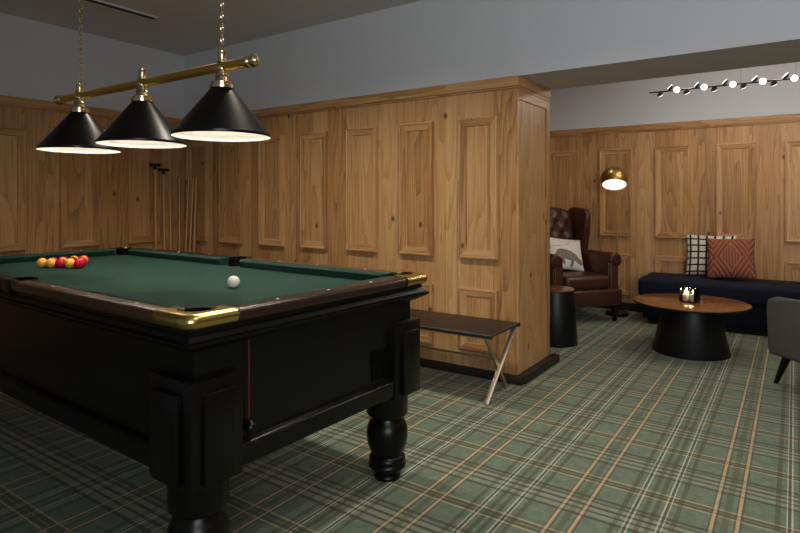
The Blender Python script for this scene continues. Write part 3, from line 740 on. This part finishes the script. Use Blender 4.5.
for (dx, dy, hh, lab) in ((-0.036, 0.022, 0.072, 'taller white candle at the left of the glass holder'), (-0.026, -0.022, 0.055, 'short white candle at the front left of the glass holder'), (0.030, -0.010, 0.058, 'white candle at the right inside the glass holder')):
    p = hc + Rm @ Vector((dx, dy, 0.008))
    cd = thing('candle', lab, 'candle', p, 0, 'candles in the glass holder')
    bm = new(); lathe(bm, [(0.019, 0), (0.02, 0.002), (0.02, hh - 0.003), (0.017, hh), (0.006, hh - 0.004), (0, hh - 0.004)], (0, 0, 0), 24); link('wax', bm, M['wax'], cd, **LOC)
    bm = new(); rod(bm, (0, 0, hh - 0.006), (0, 0, hh + 0.007), 0.0012, seg=8); link('wick', bm, M['rubber'], cd, **LOC)
    bm = new(); lathe(bm, [(0, hh + 0.006), (0.004, hh + 0.011), (0.0045, hh + 0.017), (0.002, hh + 0.026), (0, hh + 0.031)], (0, 0, 0), 14); link('flame', bm, M['flame'], cd, **LOC)

# ------------------------------------------------------------------ navy bench
ob = thing('upholstered_bench', 'long navy velvet bench along the panelled lounge wall', 'bench', (0.5, 6.42, 0))
bm = new(); box(bm, (-1.30, 6.10, 0.27), (2.6, 6.70, 0.465), 0.05, 5); link('seat', bm, M['velvet'], ob)
bm = new(); box(bm, (-1.26, 6.15, 0.05), (2.56, 6.68, 0.28), 0.015, 3); link('base', bm, M['velvet'], ob)
bm = new(); box(bm, (-1.22, 6.2, 0.0), (2.5, 6.65, 0.05)); link('plinth', bm, M['skirt'], ob)
pillow('throw_cushion', 'cream and black grid check cushion on the navy bench, behind the terracotta one', 0.46, 0.43, 0.12, mat_check(), (-0.70, 6.61, 0.677), radians(-14), radians(2), 0)
pillow('throw_cushion', 'terracotta tufted cushion leaning in front of the check cushion on the navy bench', 0.42, 0.42, 0.15, mat_terra(), (-0.508, 6.44, 0.672), radians(-24), radians(6), radians(-1))

# ------------------------------------------------------------------ floor lamp
fx, fy = -1.579, 6.44
fl = thing('floor_lamp', 'slim brass floor lamp with a glowing dome head behind the leather armchair', 'floor lamp', (fx, fy, 0))
bm = new(); lathe(bm, [(0.0, 0), (0.115, 0), (0.118, 0.005), (0.118, 0.03), (0.112, 0.036), (0.0, 0.038)], (fx, fy, 0), 48); link('base', bm, M['black_satin'], fl)
bm = new(); rod(bm, (fx, fy, 0.03), (fx, fy, 1.18), 0.009); link('pole', bm, M['satin_brass'], fl)
bm = new(); rod(bm, (fx, fy, 1.17), (fx, fy, 1.485), 0.0055); rod(bm, (fx, fy, 1.482), (fx + 0.003, fy - 0.045, 1.482), 0.006)
lathe(bm, [(0.010, 1.165), (0.0115, 1.17), (0.0115, 1.19), (0.007, 1.2)], (fx, fy, 0), 16); link('stem', bm, M['satin_brass'], fl)
hc_ = Vector((fx + 0.015, fy - 0.172, 1.457)); ax = Vector((-0.112, 0.44, 0.88)).normalized()
bm = new(); R = 0.139; prof = []
for i in range(0, 19):
    a = radians(-27 + 117 * i / 18); prof.append((R * cos(a), R * sin(a)))
prof[-1] = (0.0, R)
inn = [((R - 0.004) * cos(radians(-27 + 117 * i / 18)) if i < 18 else 0.0, (R - 0.004) * sin(radians(-27 + 117 * i / 18))) for i in range(18, -1, -1)]
lathe(bm, prof, hc_, 48, ax, cap=False); lathe(bm, inn + [prof[0]], hc_, 48, ax, cap=False, mi=1)
sh = link('lamp_shade', bm, [M['satin_brass'], M['shade_white']], fl)
bm = new(); lathe(bm, [(0.0, -0.058), (0.112, -0.056), (0.117, -0.052), (0.0, -0.048)], hc_, 40, ax, cap=False)
o = link('diffuser', bm, M['lamp_glow'], sh, world=False); o.location = -fl.location; o['label'] = 'glowing white diffuser'
bm = new(); lathe(bm, [(0.010, R - 0.003), (0.010, R + 0.008), (0.004, R + 0.012), (0.004, R + 0.035), (0, R + 0.037)], hc_, 14, ax); o = link('finial', bm, M['satin_brass'], sh, world=False); o.location = -fl.location

# ------------------------------------------------------------------ grey lounge chair at the right edge
gf = Vector((-0.66, 0.75, 0)).normalized(); gr = Vector((gf.y, -gf.x, 0))
# near front-left corner of the chair's outer side at about (-0.13, 4.64)
G0 = Vector((-0.16, 4.63, 0)) - gf * 0.36 + gr * 0.34
gc = thing('lounge_chair', 'grey wool lounge chair with dark splayed legs at the right edge', 'chair', G0, math.atan2(gf.y, gf.x) - pi / 2)
bm = new(); box(bm, (-0.27, -0.30, 0.19), (0.27, 0.34, 0.40), 0.04, 4); link('seat', bm, M['wool'], gc, **LOC)
for s in (-1, 1):
    pts = [(-0.36, 0.215), (0.33, 0.20), (0.352, 0.23), (0.365, 0.52), (0.35, 0.57), (0.30, 0.59), (0.1, 0.595), (-0.36, 0.63)]
    Mx = Matrix(((0, 0, 1, 0), (1, 0, 0, 0), (0, 1, 0, 0), (0, 0, 0, 1)))
    bm = new(); prism(bm, pts, s * 0.30 - 0.045, s * 0.30 + 0.045, 0.03, 4, Mx); link('arm', bm, M['wool'], gc, angle=60, **LOC)
    bm = new(); rod(bm, (s * 0.29, 0.33, 0.0), (s * 0.265, 0.25, 0.22), 0.014, 0.028, 20); link('leg', bm, M['black_wood'], gc, **LOC)
    bm = new(); rod(bm, (s * 0.29, -0.36, 0.0), (s * 0.265, -0.28, 0.22), 0.014, 0.028, 20); link('leg', bm, M['black_wood'], gc, **LOC)
bm = new(); box(bm, (-0.34, -0.06, -0.25), (0.34, 0.06, 0.27), 0.045, 4, T((0, -0.36, 0.49), radians(10))); link('backrest', bm, M['wool'], gc, **LOC)

# ------------------------------------------------------------------ linear spot pendant
ty, tz = 5.3, 2.166
lp = thing('spotlight_pendant', 'thin dark rail pendant with rows of small glowing discs over the lounge', 'lamp', (0.0, ty, tz))
bm = new(); rod(bm, (-1.033, ty, tz), (1.05, ty, tz), 0.006, seg=12); link('rail', bm, M['dark_bronze'], lp)
for xx in (-0.349, 0.012, 0.8):
    bm = new(); rod(bm, (xx, ty, tz), (xx, ty, ZC), 0.0012, seg=6); link('wire', bm, M['black_metal'], lp)
bm = new(); box(bm, (-0.5, ty - 0.03, ZC - 0.02), (0.9, ty + 0.03, ZC)); link('ceiling_plate', bm, M['ceil'], lp)
k = 0
x = -0.945
while x < 1.0:
    kind = k % 3
    dirn, off, mat_ = (((0.35, 0.62, -0.75), (0, 0.006, -0.02), M['led_dim']), ((-0.75, -0.25, 0.75), (0.015, -0.006, 0.026), M['led_dim']), ((-0.12, -1.0, -0.12), (0, -0.014, 0), M['led']))[kind]
    c = Vector((x, ty, tz)) + Vector(off); d = Vector(dirn).normalized()
    bm = new(); lathe(bm, [(0.008, -0.016), (0.012, -0.012), (0.025, -0.004), (0.0265, 0.0), (0.0265, 0.006), (0.022, 0.007)], c, 24, d, cap=True)
    rod(bm, c - d * 0.012, (x, ty, tz), 0.004, seg=8)
    sp = link('spot_disc', bm, M['dark_bronze'], lp)
    bm = new(); lathe(bm, [(0.0235, 0.0072), (0.023, 0.010), (0.0, 0.011)], c, 24, d); o = link('lens', bm, mat_, sp, world=False); o.location = -lp.location
    k += 1; x += 0.0677

WALLC = (1.0, 0.89, 0.76)
# ------------------------------------------------------------------ lights
def spot(x, y, z, power, size=95, blend=0.7, col=(1.0, 0.86, 0.70), radius=0.06, to=None):
    l = bpy.data.lights.new('downlight', 'SPOT'); l.energy = power; l.spot_size = radians(size); l.spot_blend = blend; l.color = col; l.shadow_soft_size = radius
    o = bpy.data.objects.new('downlight', l); COL.objects.link(o); o.location = (x, y, z)
    if to: o.rotation_euler = (Vector(to) - Vector((x, y, z))).to_track_quat('-Z', 'Y').to_euler()
    return o
def area(x, y, z, power, sx, sy, to, col):
    l = bpy.data.lights.new('soft_fill', 'AREA'); l.shape = 'RECTANGLE'; l.size = sx; l.size_y = sy; l.energy = power; l.color = col
    o = bpy.data.objects.new('soft_fill', l); COL.objects.link(o); o.location = (x, y, z)
    o.rotation_euler = (Vector(to) - Vector((x, y, z))).to_track_quat('-Z', 'Y').to_euler(); return o
spot(-3.45, 2.38, 2.70, 46, 140, 1.0, WALLC); spot(-2.3, 2.38, 2.70, 84, 140, 1.0, WALLC); spot(-0.95, 2.38, 2.70, 64, 140, 1.0, WALLC)
spot(-0.1, 1.3, 2.70, 48, 110); spot(0.6, 3.0, 2.70, 30, 110)
spot(-1.9, 5.9, 2.70, 9, 100); spot(-0.6, 6.1, 2.70, 13, 100); spot(0.5, 6.1, 2.70, 13, 100); spot(-0.6, 4.7, 2.70, 6, 110)
for xx in (-0.75, -0.1, 0.6):
    l = bpy.data.lights.new('pendant_glow', 'POINT'); l.energy = 11; l.color = (1.0, 0.93, 0.84); l.shadow_soft_size = 0.05
    o = bpy.data.objects.new('pendant_glow', l); COL.objects.link(o); o.location = (xx, ty + 0.12, tz + 0.22)
l = bpy.data.lights.new('candle_glow', 'POINT'); l.energy = 0.25; l.color = (1.0, 0.72, 0.42); l.shadow_soft_size = 0.006
o = bpy.data.objects.new('candle_glow', l); COL.objects.link(o); o.location = hc + Vector((0.005, 0, 0.095))
a_ = area(1.9, -1.4, 1.8, 54, 2.4, 1.6, (0.1, 3.6, 2.2), (0.94, 0.97, 1.0)); a_.data.spread = radians(120)  # added unseen cool fill behind the camera, brightens the upper wall; no window

w = bpy.data.worlds.new('World'); SC.world = w; w.use_nodes = True
w.node_tree.nodes['Background'].inputs[0].default_value = (0.75, 0.82, 0.9, 1); w.node_tree.nodes['Background'].inputs[1].default_value = 0.14

# ------------------------------------------------------------------ camera
cam = bpy.data.cameras.new('Camera'); co = bpy.data.objects.new('Camera', cam); COL.objects.link(co); SC.camera = co
co.location = (0, 0, 1.236); co.rotation_euler = (radians(90), 0, radians(34.5))
cam.sensor_width = 36.0; cam.sensor_fit = 'HORIZONTAL'; cam.lens = 573.5 / 800 * 36
cam.shift_y = -(266.5 - 200.6) / 800
cam.clip_start = 0.05
vs = SC.view_settings; vs.view_transform = 'Standard'; vs.look = 'None'; vs.exposure = 0.0; vs.gamma = 1.0; vs.use_curve_mapping = False
